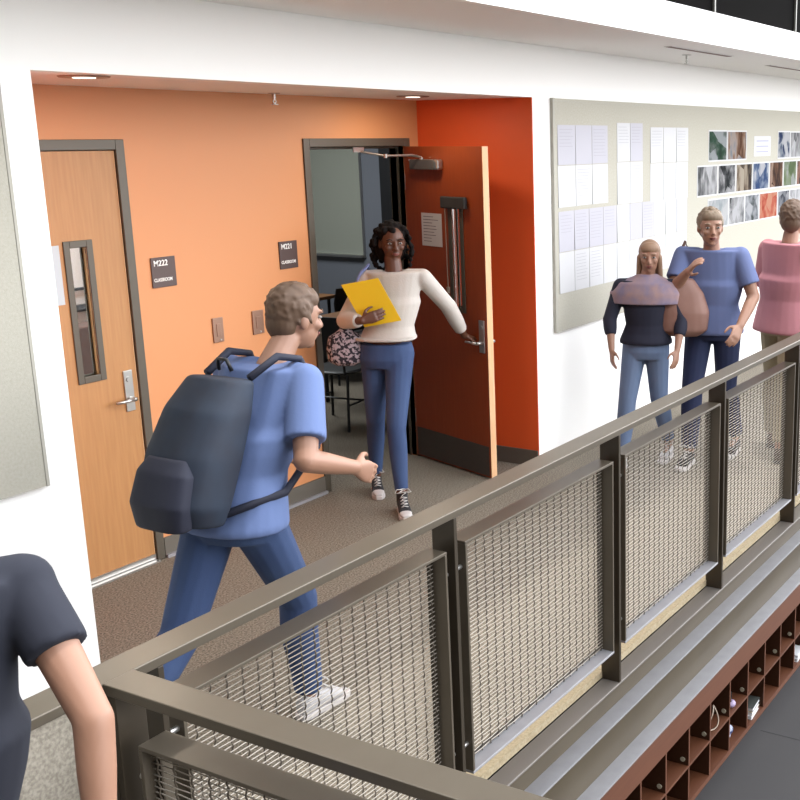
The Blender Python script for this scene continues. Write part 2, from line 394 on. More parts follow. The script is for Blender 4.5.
# ------------------------------------------------------------------ doors
FD=.055
def door_frame(parent,a,b):
    m=MB().box(a-.05,a,YB-.012,YB+.13,0,DH+.05).box(b,b+.05,YB-.012,YB+.13,0,DH+.05).box(a,b,YB-.012,YB+.13,DH,DH+.05)
    m.box(a,a+.016,YB+.045,YB+.06,0,DH).box(b-.016,b,YB+.045,YB+.06,0,DH).box(a+.016,b-.016,YB+.045,YB+.06,DH-.016,DH)
    return m.build('door_frame',FRAME,parent,bevel=.003)
def leaf_parts(parent, o, u, n, W, face, edge, win, hw_s, lz, lite=True):
    """o hinge corner at floor, u along leaf, n outward normal of the seen face, thickness goes to -n"""
    o,u,n=V(o),V(u),V(n); T=.045; z=V((0,0,1))
    s0,s1,w0,w1=win
    def slab(a,b,c,d,m,t0=0,t1=T): return m.obox(o+u*a+z*c-n*t1, u*(b-a), z*(d-c), n*(t1-t0))
    m=MB(); e=.003
    slab(e,s0,.012,DH-.004,m); slab(s1,W-e,.012,DH-.004,m); slab(s0,s1,.012,w0,m); slab(s0,s1,w1,DH-.004,m)
    leaf=m.build('door_leaf',face,parent)
    em=MB(); em.obox(o+u*(W-e)+z*.012-n*T, u*.0035, z*(DH-.016), n*T)
    em.obox(o+u*0+z*.012-n*T, u*.0028, z*(DH-.016), n*T)
    em.build('pale_edge',edge,leaf)
    fm=MB(); 
    for side in (0,1):
        t0,t1 = (-.008,0) if side==0 else (T,T+.008)
        for (a,b,c,d) in ((s0-.022,s0+.012,w0-.022,w1+.022),(s1-.012,s1+.022,w0-.022,w1+.022),(s0+.012,s1-.012,w1-.012,w1+.022),(s0+.012,s1-.012,w0-.022,w0+.012)):
            slab(a,b,c,d,fm,t0,t1)
    fm.build('window_frame',FRAME,leaf,bevel=.003)
    gm=MB(); slab(s0,s1,w0,w1,gm,.019,.025); gm.build('glass_pane',GLASS,leaf)
    # lever set
    for sgn in (1,-1):
        b0 = o+u*hw_s+z*lz+ (n*0 if sgn>0 else -n*T)
        nn=n*sgn
        pl=MB().obox(b0-u*.026-z*.065, u*.052, z*.21, nn*.009).build('lock_plate',STEEL,leaf,bevel=.002)
        MB().tube([b0+nn*.009,b0+nn*.05],.011,12).tube([b0+nn*.05-u*.012*1,b0+nn*.052-u*.05,b0+nn*.050-u*.115],[.011,.009,.0075],10).build('lever_handle',STEEL,pl,smooth=True)
        MB().tube([b0+z*.10+nn*.009,b0+z*.10+nn*.014],.014,14).build('lock_cylinder',STEEL,pl)
    return leaf
d1=tag(empty('door_1',((D1a+D1b)/2,YB,0)),'closed wooden door at the left with a narrow window',None,kind='structure')
door_frame(d1,D1a,D1b)
leaf_parts(d1,(D1a+.003,YB+.003,0),(1,0,0),(0,-1,0),.894,WOODL,EDGEW,(3.476-D1a,3.592-D1a,1.045,1.693),3.735-D1a,.90)
MB().box(D1a+.002,D1b-.002,YB-.035,YB+.1,.0005,.010).build('threshold',STEEL,d1,label='pale metal threshold')
MB().box(D1a+.004,D1b-.004,YB-.004,YB+.002,.013,.04).build('door_sweep',STEEL,d1)
d2=tag(empty('door_2',((D2a+D2b)/2,YB,0)),'open door of the lit alcove with a dark grey kick plate',None,kind='structure')
door_frame(d2,D2a,D2b)
U=V((-.2931,-.9561,0)); N=V((-.9561,.2931,0)); HO=V((6.062,4.742,0))-N*0
LW=.83
lf2=leaf_parts(d2,HO,U,N,LW,WOODD,EDGEW,(.49,.60,1.10,1.775),LW-.052,.905)
MB().obox(HO+U*.02+V((0,0,.02))+N*.0005, U*(LW-.04), V((0,0,.20)), N*.002).build('kick_plate',mat('dark_kick',srgb(84,78,74),.35,.5),lf2,label='dark grey kick plate')
MB().obox(HO+U*.43+V((0,0,1.745))+N*.009, U*.25, V((0,0,.075)), N*.03).build('window_shade_roll',mat('shade_roll',srgk(70,66,64),.6),lf2,bevel=.008)
MB().tube([HO+U*.47+V((0,0,1.745))+N*.03,HO+U*.475+V((0,0,1.24))+N*.03],.003,6).tube([HO+U*.475+V((0,0,1.24))+N*.03,HO+U*.475+V((0,0,1.20))+N*.03],.012,10).build('shade_cord',mat('cord',srgk(180,160,140),.6),lf2)
# closer: body on leaf, arm to frame
cl=MB().obox(HO+U*.13+V((0,0,1.985))+N*.001, U*.26, V((0,0,.065)), N*.05).build('closer_body',mat('closer_grey',srgb(110,104,100),.35,.5),lf2,bevel=.006,label='grey closer body')
MB().obox(HO+U*.39+V((0,0,1.985))+N*.001, U*.045, V((0,0,.065)), N*.05).build('closer_cap',STEEL,cl,bevel=.012)
e0=HO+U*.24+V((0,0,2.062))+N*.03
e1=V((5.70,4.60,2.075)); e2=V((5.60,4.735,2.105))
MB().tube([HO+U*.24+V((0,0,2.05))+N*.03,e0],.012,10).tube([e0,e0+(e1-e0)*.25+V((0,0,.012)),e1],[.008,.008,.008],8).tube([e1-V((0,0,.012)),e1+V((0,0,.012))],.014,10).tube([e1,e2],.007,8).obox((5.54,4.722,2.10),(.10,0,0),(0,.006,0),(0,0,.03)).build('closer_arm',STEEL,cl,smooth=False)
for zz in (.25,1.05,1.85):
    MB().tube([HO+V((.004,-.006,zz)),HO+V((.004,-.006,zz+.10))],.007,10).build('hinge',STEEL,d2)
# paper on the open door
pn=empty('paper_notice',HO+U*.30+V((0,0,1.49))+N*.003,'white printed notice taped to the open red-brown door','notice')
MB().obox(HO+U*.175+V((0,0,1.49))+N*.002,U*.22,V((0,0,.215)),N*.001).build('sheet',PAPER,pn)
lm=MB()
for i in range(9):
    zz=1.68-i*.02; lm.obox(HO+U*.195+V((0,0,zz))+N*.0032,U*random.uniform(.08,.18),V((0,0,.004)),N*.0003)
lm.build('printed_lines',mat('grey_ink',srgk(140,135,140),.8),pn)
# paper on the closed door
pn=empty('paper_notice',(3.38,YB,1.42),'pale sheet on the closed door left of its narrow window','notice')
MB().box(3.24,3.436,YB+.0005,YB+.0018,1.42,1.70).build('sheet',mat('bluish_paper',srgk(226,234,240),.8),pn)
lm=MB()
for i in range(10): lm.box(3.26,3.26+random.uniform(.08,.15),YB+.0002,YB+.0005,1.67-i*.023,1.674-i*.023)
lm.build('printed_lines',mat('grey_ink',srgk(140,135,140),.8),pn)

# signs
def sign(x0,x1,z0,z1,num,label):
    s=empty('room_sign',((x0+x1)/2,YB,z0),label,'sign')
    MB().box(x0,x1,YB-.008,YB-.0005,z0,z1).build('plate',SIGN,s,bevel=.0015)
    w=x1-x0
    text('room_number',num,.042,(x0+.014,YB-.0088,z1-.052),(PI/2,0,0),SIGNW,s,.0005,.95)
    text('room_name','CLASSROOM',.025,(x0+.010,YB-.0088,z0+.026),(PI/2,0,0),SIGNW,s,.0005,.80)
sign(3.944,4.098,1.437,1.592,'M222','brown M222 classroom sign right of the closed door')
sign(4.856,5.002,1.440,1.600,'M221','brown M221 classroom sign left of the open doorway')
for x0,x1,lab in ((4.312,4.386,'left of the two small brownish switch plates on the orange wall'),(4.606,4.690,'right of the two small brownish switch plates on the orange wall')):
    s=empty('switch_plate',((x0+x1)/2,YB,1.09),lab,'switch')
    MB().box(x0,x1,YB-.010,YB-.0005,1.092,1.228).build('cover_plate',SWITCH,s,bevel=.003)
    MB().box(x0+.022,x1-.022,YB-.014,YB-.010,1.125,1.195).build('rocker',SWITCH,s,bevel=.002)
    MB().tube([((x0+x1)/2+.012,YB-.0125,1.105),((x0+x1)/2+.012,YB-.010,1.105)],.005,8).build('screw',STEEL,s)

# ------------------------------------------------------------------ ceiling fittings
for (x,y,z,lab) in ((3.115,4.02,ZA,'round recessed ceiling light near the left end of the alcove'),(5.60,4.29,ZA,'round recessed ceiling light above the open doorway')):
    t=empty('downlight',(x,y,z),lab,'ceiling light')
    rg=MB()
    rg.loft([((x,y,z-.0005),(.10,0,0),(0,.10,0)),((x,y,z-.006),(.095,0,0),(0,.095,0)),((x,y,z-.0065),(.075,0,0),(0,.075,0))],28)
    rg.build('trim_ring',mat('trim_ring_brown',srgb(150,118,104),.4),t)
    MB().loft([((x,y,z-.0066),(.045,0,0),(0,.045,0)),((x,y,z-.008),(.042,0,0),(0,.042,0))],28).build('lens',LAMPW,t)
def sprinkler(x,y,z,lab):
    t=empty('sprinkler',(x,y,z),lab,'sprinkler')
    MB().loft([((x,y,z-.0005),(.035,0,0),(0,.035,0)),((x,y,z-.005),(.03,0,0),(0,.03,0))],20).build('escutcheon',STEEL,t)
    MB().tube([(x,y,z-.005),(x,y,z-.03)],.008,8).tube([(x,y,z-.03),(x-.012,y,z-.045),(x,y,z-.06)],.003,6).tube([(x,y,z-.03),(x+.012,y,z-.045),(x,y,z-.06)],.003,6).build('frame_arms',STEEL,t)
    MB().loft([((x,y,z-.06),(.02,0,0),(0,.02,0)),((x,y,z-.063),(.02,0,0),(0,.02,0))],16).build('deflector',STEEL,t)
sprinkler(4.764,4.60,ZA,'small sprinkler head on the alcove ceiling')
sprinkler(7.60,3.38,ZC,'small sprinkler head on the white corridor ceiling')
for i,(x0,x1_,y) in enumerate(((6.83,7.90,3.17),(9.03,10.1,3.29))):
    t=empty('linear_diffuser',((x0+x1_)/2,y,ZC),['nearer long slot air diffuser in the corridor ceiling','farther long slot air diffuser in the corridor ceiling'][i],'air vent')
    MB().box(x0,x1_,y-.03,y+.03,ZC-.004,ZC-.0005).build('slot_frame',mat('trim_white',(.75,.74,.72),.4),t)
    MB().box(x0+.012,x1_-.012,y-.018,y+.018,ZC-.006,ZC-.0041).build('slot_opening',mat('slot_dark',srgb(120,95,90),.7),t)

# ------------------------------------------------------------------ tack boards and sheets
b1=empty('tack_board',(10,YW,.89),'long grey-beige fabric tack board on the white wall right of the alcove','board')
MB().box(6.47,14.4,YW-.022,YW-.0005,.89,2.43).build('fabric',BOARD,b1)
MB().box(6.445,6.469,YW-.024,YW-.0005,.888,2.432).build('edge_trim',BOARD_E,b1)
b2=empty('tack_board',(1,YW,.89),'grey-beige fabric tack board on the wall at the far left edge','board')
MB().box(-.6,2.592,YW-.022,YW-.0005,.89,2.43).build('fabric',BOARD,b2)
MB().box(2.593,2.606,YW-.024,YW-.0005,.888,2.432).build('edge_trim',BOARD_E,b2)
ORD=['first','second','third','fourth','fifth','sixth','seventh','eighth','ninth','tenth']
YS=YW-.0225
def sheet(x0,x1,z0,z1,m,label,grp):
    s=empty('paper_sheet',((x0+x1)/2,YS,z0),label,'paper',grp)
    tl=random.uniform(-.004,.004); d=random.uniform(.0012,.004)
    MB().add([(x0,YS,z0),(x1,YS,z0+tl*.3),(x1,YS,z1),(x0,YS,z1),(x0,YS-d*1.5,z0),(x1,YS-d,z0+tl*.3),(x1,YS-.001,z1),(x0,YS-.001,z1)],
      [(0,1,2,3),(4,7,6,5),(0,4,5,1),(1,5,6,2),(2,6,7,3),(3,7,4,0)]).build('page',m,s)
    lm=MB(); n=random.choice([0,6,9])
    for i in range(n):
        zz=z1-.03-i*.022
        if zz<z0+.02: break
        lm.box(x0+.02,x0+.02+random.uniform(.6,.8)*(x1-x0),YS-d-.0012,YS-d-.0009,zz,zz+.0025)
    if n: lm.build('faint_text',mat('faint_ink',srgk(214,212,222,.56),.8),s)
def block(xs,zs,name,mats):
    for r in range(len(zs)-1):
        for c in range(len(xs)-1):
            row=['upper','lower'][r]
            sheet(xs[c]+.003,xs[c+1]-.003,zs[r+1]+.003,zs[r]-.003,mats[r] if not callable(mats) else mats(r,c),
              f'{"lilac-white" if (mats[r] if not callable(mats) else mats(r,c)) is PAPER2 else "white"} sheet, {ORD[c]} from the left in the {row} row of the {name}', f'sheets of the {name}')
block([6.495,6.735,6.968,7.205],[2.265,2.0,1.722],'left upper block',[PAPER2,PAPER])
block([7.345,7.558,7.771],[2.285,2.005,1.70],'small middle upper block',lambda r,c: PAPER2 if (r,c)==(0,1) else PAPER)
block([7.90,8.138,8.377,8.616],[2.257,1.985,1.69],'right upper block',[PAPER,PAPER])
block([6.495+.2112*i for i in range(11)],[1.700,1.425,1.145],'long lower block',lambda r,c: PAPER2 if (r==0 and c in (0,1,2,3,5,6,9)) else PAPER)

# photo prints with procedural pictures
def photo_mat(i, cols, sc):
    m=bpy.data.materials.new('photo_print_%d'%i); m.use_nodes=True; nt=m.node_tree; b=nt.nodes['Principled BSDF']
    b.inputs['Roughness'].default_value=.85; b.inputs['Specular IOR Level'].default_value=.1
    tc=nt.nodes.new('ShaderNodeTexCoord'); mp=nt.nodes.new('ShaderNodeMapping'); mp.inputs['Location'].default_value=(i*3.1,i*1.7,i*2.3)
    nt.links.new(tc.outputs['Object'],mp.inputs['Vector'])
    mp.inputs['Scale'].default_value=(sc[0],1,sc[1])
    vo=nt.nodes.new('ShaderNodeTexVoronoi'); vo.inputs['Scale'].default_value=1; 
    no=nt.nodes.new('ShaderNodeTexNoise'); no.inputs['Scale'].default_value=1.3; no.inputs['Detail'].default_value=5
    mx=nt.nodes.new('ShaderNodeMath'); mx.operation='MULTIPLY_ADD'; mx.inputs[1].default_value=.35
    nt.links.new(mp.outputs[0],vo.inputs['Vector']); nt.links.new(mp.outputs[0],no.inputs['Vector'])
    sp=nt.nodes.new('ShaderNodeSeparateColor'); nt.links.new(vo.outputs['Color'],sp.inputs[0])
    nt.links.new(sp.outputs[0],mx.inputs[0]); nt.links.new(no.outputs['Fac'],mx.inputs[2])
    r=nt.nodes.new('ShaderNodeValToRGB'); r.color_ramp.interpolation='LINEAR'
    el=r.color_ramp.elements
    n=len(cols)
    while len(el)<n: el.new(.5)
    for k in range(n): el[k].position=.46+.36*k/(n-1); el[k].color=(*srgk(*cols[k],.42),1)
    nt.links.new(mx.outputs[0],r.inputs['Fac']); nt.links.new(r.outputs['Color'],b.inputs['Base Color'])
    return m
PI_=[0]
def photo(x0,x1,z0,z1,cols,label,border=.012,sc=(7,9)):
    PI_[0]+=1
    p=empty('photo_print',((x0+x1)/2,YS,z0),label,'photograph','photographs pinned on the long board')
    MB().box(x0,x1,YS-.0018,YS,z0,z1).build('paper',PAPER,p)
    MB().box(x0+border,x1-border,YS-.0022,YS-.0018,z0+border,z1-border).build('picture',photo_mat(PI_[0],cols,sc),p)
G=[(40,44,46),(96,98,100),(160,160,162),(205,205,206),(236,236,238)]
photo(9.045,9.465,1.972,2.238,[(38,66,50),(60,96,74),(120,130,124),(190,196,198)],'dark green photograph at the left of the top row',sc=(5,7))
photo(9.472,9.945,1.972,2.236,[(110,70,46),(176,140,116),(206,190,180),(150,160,172)],'brown and grey photograph, second in the top row',sc=(8,3))
note=empty('note_card',(10.37,YS,2.0),'small white note card with faint lines in the gap of the photo top row','note')
MB().box(10.142,10.593,YS-.0018,YS,2.0,2.185).build('card',PAPER,note)
lm=MB()
for i in range(3): lm.box(10.2,10.53,YS-.0022,YS-.0018,2.135-i*.05,2.147-i*.05)
lm.build('faint_text',mat('lilac_ink',srgk(200,202,226),.8),note)
photo(10.803,11.17,1.965,2.235,[(40,60,110),(150,160,176),(214,216,220),(236,236,240)],'pale blue and white photograph right of the note card',sc=(6,6))
photo(11.177,11.57,1.965,2.232,G[1:],'grey photograph at the right end of the top row in view',sc=(9,4))
xs=[8.80,9.262,9.687,10.115,10.575,10.985,11.40,11.82]
C2=[(G[1:],'white photograph with dark grey figures, leftmost of the middle row'),(G[:4],'dark grey street photograph, second of the middle row'),([(60,50,44),(150,130,110),(214,200,178)],'brown tan photograph, third of the middle row'),
    ([(60,90,140),(170,184,206),(226,226,232)],'blue and white photograph, fourth of the middle row'),([(60,40,30),(130,90,66),(200,170,150)],'dark brown photograph, fifth of the middle row'),
    ([(110,130,90),(150,164,130),(190,196,190)],'green photograph, sixth of the middle row'),([(120,70,60),(190,140,120),(60,60,66)],'reddish photograph at the right end of the middle row')]
for i,(c,l) in enumerate(C2): photo(xs[i]+.008,xs[i+1]-.008,1.682,1.945,c,l,sc=(7,6) if i%2 else (9,4))
xs=[9.04,9.53,9.93,10.315,10.835,11.2,11.58]
C3=[([(190,200,204),(222,226,228),(240,240,240)],'pale photograph, leftmost of the bottom row'),(G[1:],'light grey photograph, second of the bottom row'),([(60,70,66),(176,180,186),(220,222,226)],'grey photograph with green specks, third of the bottom row'),
    ([(206,84,60),(232,130,104),(240,170,140)],'salmon red photograph of the bottom row'),([(80,84,96),(150,152,160),(190,190,196)],'blue-grey photograph right of the salmon red one'),([(200,200,204),(240,240,242),(244,244,246)],'white photograph at the right end of the bottom row')]
for i,(c,l) in enumerate(C3): photo(xs[i]+.006,xs[i+1]-.006,1.395,1.655,c,l,sc=(8,7))

# ------------------------------------------------------------------ classroom seen through the open door
CX=9.3; CY1=10.5
struct('floor_classroom', MB().box(4.86,CX,YB+.0,CY1,-.12,0), CARPET, origin=(6,7,0))
struct('wall_classroom_right', MB().box(CX,CX+.1,YB+.12,CY1,0,2.9), CWALL)
struct('wall_classroom_far', MB().box(4.86,CX,CY1,CY1+.1,0,2.9), CWALL)
struct('wall_classroom_left', MB().box(4.85,4.95,YB+.121,CY1,0,2.9), CWALL)
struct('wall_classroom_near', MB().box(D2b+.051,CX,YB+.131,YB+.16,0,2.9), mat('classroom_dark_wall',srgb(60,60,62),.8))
struct('ceiling_classroom', MB().box(4.86,CX,YB+.12,CY1,2.9,3.0), CEIL)
wb=empty('whiteboard',(CX,8.5,.98),'large whiteboard on the classroom wall seen through the doorway','whiteboard')
MB().box(CX-.02,CX-.0005,7.85,10.3,.985,2.6).build('panel',WBOARD,wb)
MB().box(CX-.07,CX-.0005,7.85,10.3,.96,.984).build('pen_tray',STEEL,wb)
MB().box(CX-.024,CX-.0005,7.83,7.849,.96,2.62).box(CX-.024,CX-.0005,7.85,10.3,2.601,2.62).build('frame',STEEL,wb)
lm=MB()
for i,(yy,ww) in enumerate(((9.5,.35),(9.45,.45),(9.4,.3),(9.5,.4),(9.45,.25))):
    pts=[(CX-.0215,yy-ww*k/14,1.98-i*.13+.012*math.sin(k*2.1)) for k in range(15)]
    lm.tube(pts,.004,4)
lm.build('pen_writing',INK,wb)
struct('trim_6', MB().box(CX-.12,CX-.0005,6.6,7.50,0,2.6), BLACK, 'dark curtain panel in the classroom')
# desks and chairs
def desk(x,y,rz,label):
    t=empty('desk',(0,0,0),label,'desk','classroom desks')
    MB().box(-.6,.6,-.3,.3,.71,.74).build('tabletop',DESK,t,bevel=.003)
    for sx in (-1,1):
        for sy in (-1,1):
            MB().tube([(sx*.54,sy*.25,0),(sx*.54,sy*.25,.71)],.016,8).build('leg',BLACK,t)
    MB().box(-.54,.54,-.01,.01,.62,.70).build('apron',BLACK,t)
    t.location=(x,y,0); t.rotation_euler=(0,0,rz); return t
dk=desk(7.55,7.55,0,'wooden topped classroom desk nearest the whiteboard')
c=copy_tree(dk); c.location=(7.6,6.2,0); c['label']='wooden topped classroom desk nearer the doorway'

def chair(x,y,rz,label):
    t=empty('chair',(0,0,0),label,'chair','classroom chairs')
    st=MB(); st.loft([((0,0,.43),(.20,0,0),(0,.19,0)),((0,0,.445),(.215,0,0),(0,.205,0)),((0,0,.455),(.20,0,0),(0,.19,0))],20,3); st.build('seat',BLACK,t,smooth=False)
    bk=MB(); rr=[]
    for j in range(5):
        zz=.62+.26*j/4; rr.append(((0,.20+.03*j/4,zz),(.20-.02*abs(j-2)/2,0,0),(0,.013,0)))
    bk.loft(rr,16,3); bk.build('backrest',BLACK,t)
    for sx in (-1,1):
        MB().tube([(sx*.18,-.17,.43),(sx*.21,-.2,0)],.011,8).build('leg',BLACK,t)
        MB().tube([(sx*.18,.17,.43),(sx*.21,.24,0)],.011,8).build('leg',BLACK,t)
        MB().tube([(sx*.16,.17,.43),(sx*.16,.205,.66)],.010,8).build('back_post',BLACK,t)
    MB().tube([(-.2,.0,.2),(.2,.0,.2)],.008,6).tube([(-.2,-.19,.2),(-.2,.21,.2)],.008,6).tube([(.2,-.19,.2),(.2,.21,.2)],.008,6).build('stretcher',BLACK,t)
    t.location=(x,y,0); t.rotation_euler=(0,0,rz); return t
c0=chair(7.85,7.0,PI*.95,'black classroom chair at the desk by the whiteboard')
for x,y,rz,l in ((6.55,5.85,PI*.55,'black classroom chair standing just inside the doorway'),(7.1,6.85,PI*.1,'black classroom chair between the two desks'),(7.6,5.5,PI*1.05,'black classroom chair on the near side of the nearer desk')):
    c=copy_tree(c0); c.location=(x,y,0); c.rotation_euler=(0,0,rz); c['label']=l
# room behind the closed door (seen through its window)
struct('wall_room_left', MB().box(2.2,4.84,6.2,6.3,0,2.8), WHITE)
struct('floor_room_left', MB().box(2.2,4.84,YB+.0,6.2,-.12,-.0), CARPET)
wr=tag(empty('window_2',(4.3,6.2,1.1)),'window with black bars glimpsed through the narrow door window',None,kind='structure')
MB().box(4.63,4.70,6.12,6.195,1.1,2.4).box(4.0,4.63,6.17,6.195,1.27,1.285).box(4.0,4.63,6.15,6.195,1.14,1.18).build('black_frame',BLACK,wr)
cabm=MB().box(4.15,4.62,5.95,6.14,.0005,1.08)
tag(cabm.build('cabinet',mat('brown_cabinet',srgb(96,74,66),.6),origin=(4.4,6.05,0),bevel=.01),'brown cabinet glimpsed through the closed door window','cabinet')

# ------------------------------------------------------------------ people
def hand(mb, wrist, d, pn, thumb_side, curl=.5, s=1., spread=.12):
    """d hand direction, pn palm normal (fingers curl towards it), thumb_side direction of the thumb"""
    w=V(wrist); d=V(d).normalized(); pn=V(pn); pn=(pn-d*pn.dot(d)).normalized(); sd=d.cross(pn)
    if sd.dot(V(thumb_side))<0: sd=-sd
    mb.loft([(w,sd*.026*s,pn*.019*s),(w+d*.025*s,sd*.031*s,pn*.017*s),(w+d*.06*s,sd*.041*s,pn*.0145*s),(w+d*.09*s,sd*.040*s,pn*.012*s),(w+d*.097*s,sd*.034*s,pn*.009*s)],18,2.4)
    for k,(o,L,r) in enumerate(((.030,.072,.0088),(.010,.080,.0092),(-.011,.075,.0088),(-.031,.058,.0078))):
        p=w+d*.085*s+sd*o*s; dd=(d+sd*o*spread*12*.1).normalized(); a=curl*.55
        for j,f in enumerate((.45,.32,.23)):
            ang=a*(j*.9+.5)+.05*k*curl
            q=p+(dd*math.cos(ang)+pn*math.sin(ang))*L*f*s
            mb.cap(p,q,r*s*(1-.08*j),r*s*(.93-.1*j),10); p=q
    p=w+d*.022*s+sd*.022*s+pn*.006*s
    q=p+(d*.55+sd*.75+pn*.25).normalized()*.040*s; mb.cap(p,q,.0135*s,.0105*s,10)
    r_=q+(d*.85+sd*.25+pn*.35).normalized()*.030*s; mb.cap(q,r_,.0105*s,.0095*s,10)
    t_=r_+(d*.9+pn*.35).normalized()*.022*s; mb.cap(r_,t_,.0095*s,.0075*s,10)

def shoe_mesh(ankle, toe_dir, s, ground, high, pitch=0.):
    """returns (upper, sole, toecap, laces) MBs for a shoe below the ankle"""
    t=V(toe_dir); t.z=0; t.normalize(); side=V((-t.y,t.x,0)); up=V((0,0,1))
    t=(t*math.cos(pitch)+up*math.sin(pitch)).normalized(); up=side.cross(t)*-1 if side.cross(t).z<0 else side.cross(t)
    h=V(ankle)-up*.075*s-t*.055*s     # heel bottom
    if ground is not None: h.z=ground+.0005
    so=MB(); up_=MB(); cp=MB(); la=MB()
    prof=[(0,.026),(.03,.034),(.09,.033),(.15,.040),(.20,.044),(.235,.036),(.26,.018)]
    pts=[h+t*a*s+side*w*s for a,w in prof]+[h+t*a*s-side*w*s for a,w in prof[::-1]]
    so.prism(pts,up*.024*s)
    R=[]
    for a,w,hh in ((.004,.024,.07),(.03,.033,.085),(.075,.034,.085),(.12,.036,.068),(.165,.040,.05),(.20,.040,.040),(.205,.036,.036)):
        R.append((h+t*a*s+up*(.018+hh/2)*s, side*w*s, up*hh/2*s))
    up_.loft(R,18,2.6)
    if high:
        up_.loft([(h+t*.05*s+up*.06*s,side*.036*s,t*.048*s),(h+t*.052*s+up*.13*s,side*.036*s,t*.044*s)],18)
    cp.loft([(h+t*.195*s+up*.036*s,side*.0405*s,up*.021*s),(h+t*.23*s+up*.033*s,side*.036*s,up*.017*s),(h+t*.252*s+up*.028*s,side*.02*s,up*.010*s)],16,2.4)
    pr=None
    for i in range(6):
        a=.175-.018*i; hh=.052+.0155*i*(.9 if i<4 else 1.1)+(.012 if high else 0)
        c=h+t*a*s+up*(hh+.006)*s
        la.tube([c-side*.022*s,c+up*.006*s,c+side*.022*s],.0032*s,6)
        if pr is not None: la.tube([pr-side*.02*s,(pr+c)/2+up*.006*s,c+side*.02*s],.0026*s,6)
        pr=c
    # bow loops
    for sg in (-1,1):
        c=pr
        la.tube([c,c+side*sg*.035*s+t*.015*s+up*.008*s,c+side*sg*.05*s+t*.03*s-up*.01*s,c+side*sg*.03*s+t*.04*s-up*.008*s,c+t*.01*s],.0026*s,6)
    return so,up_,cp,la

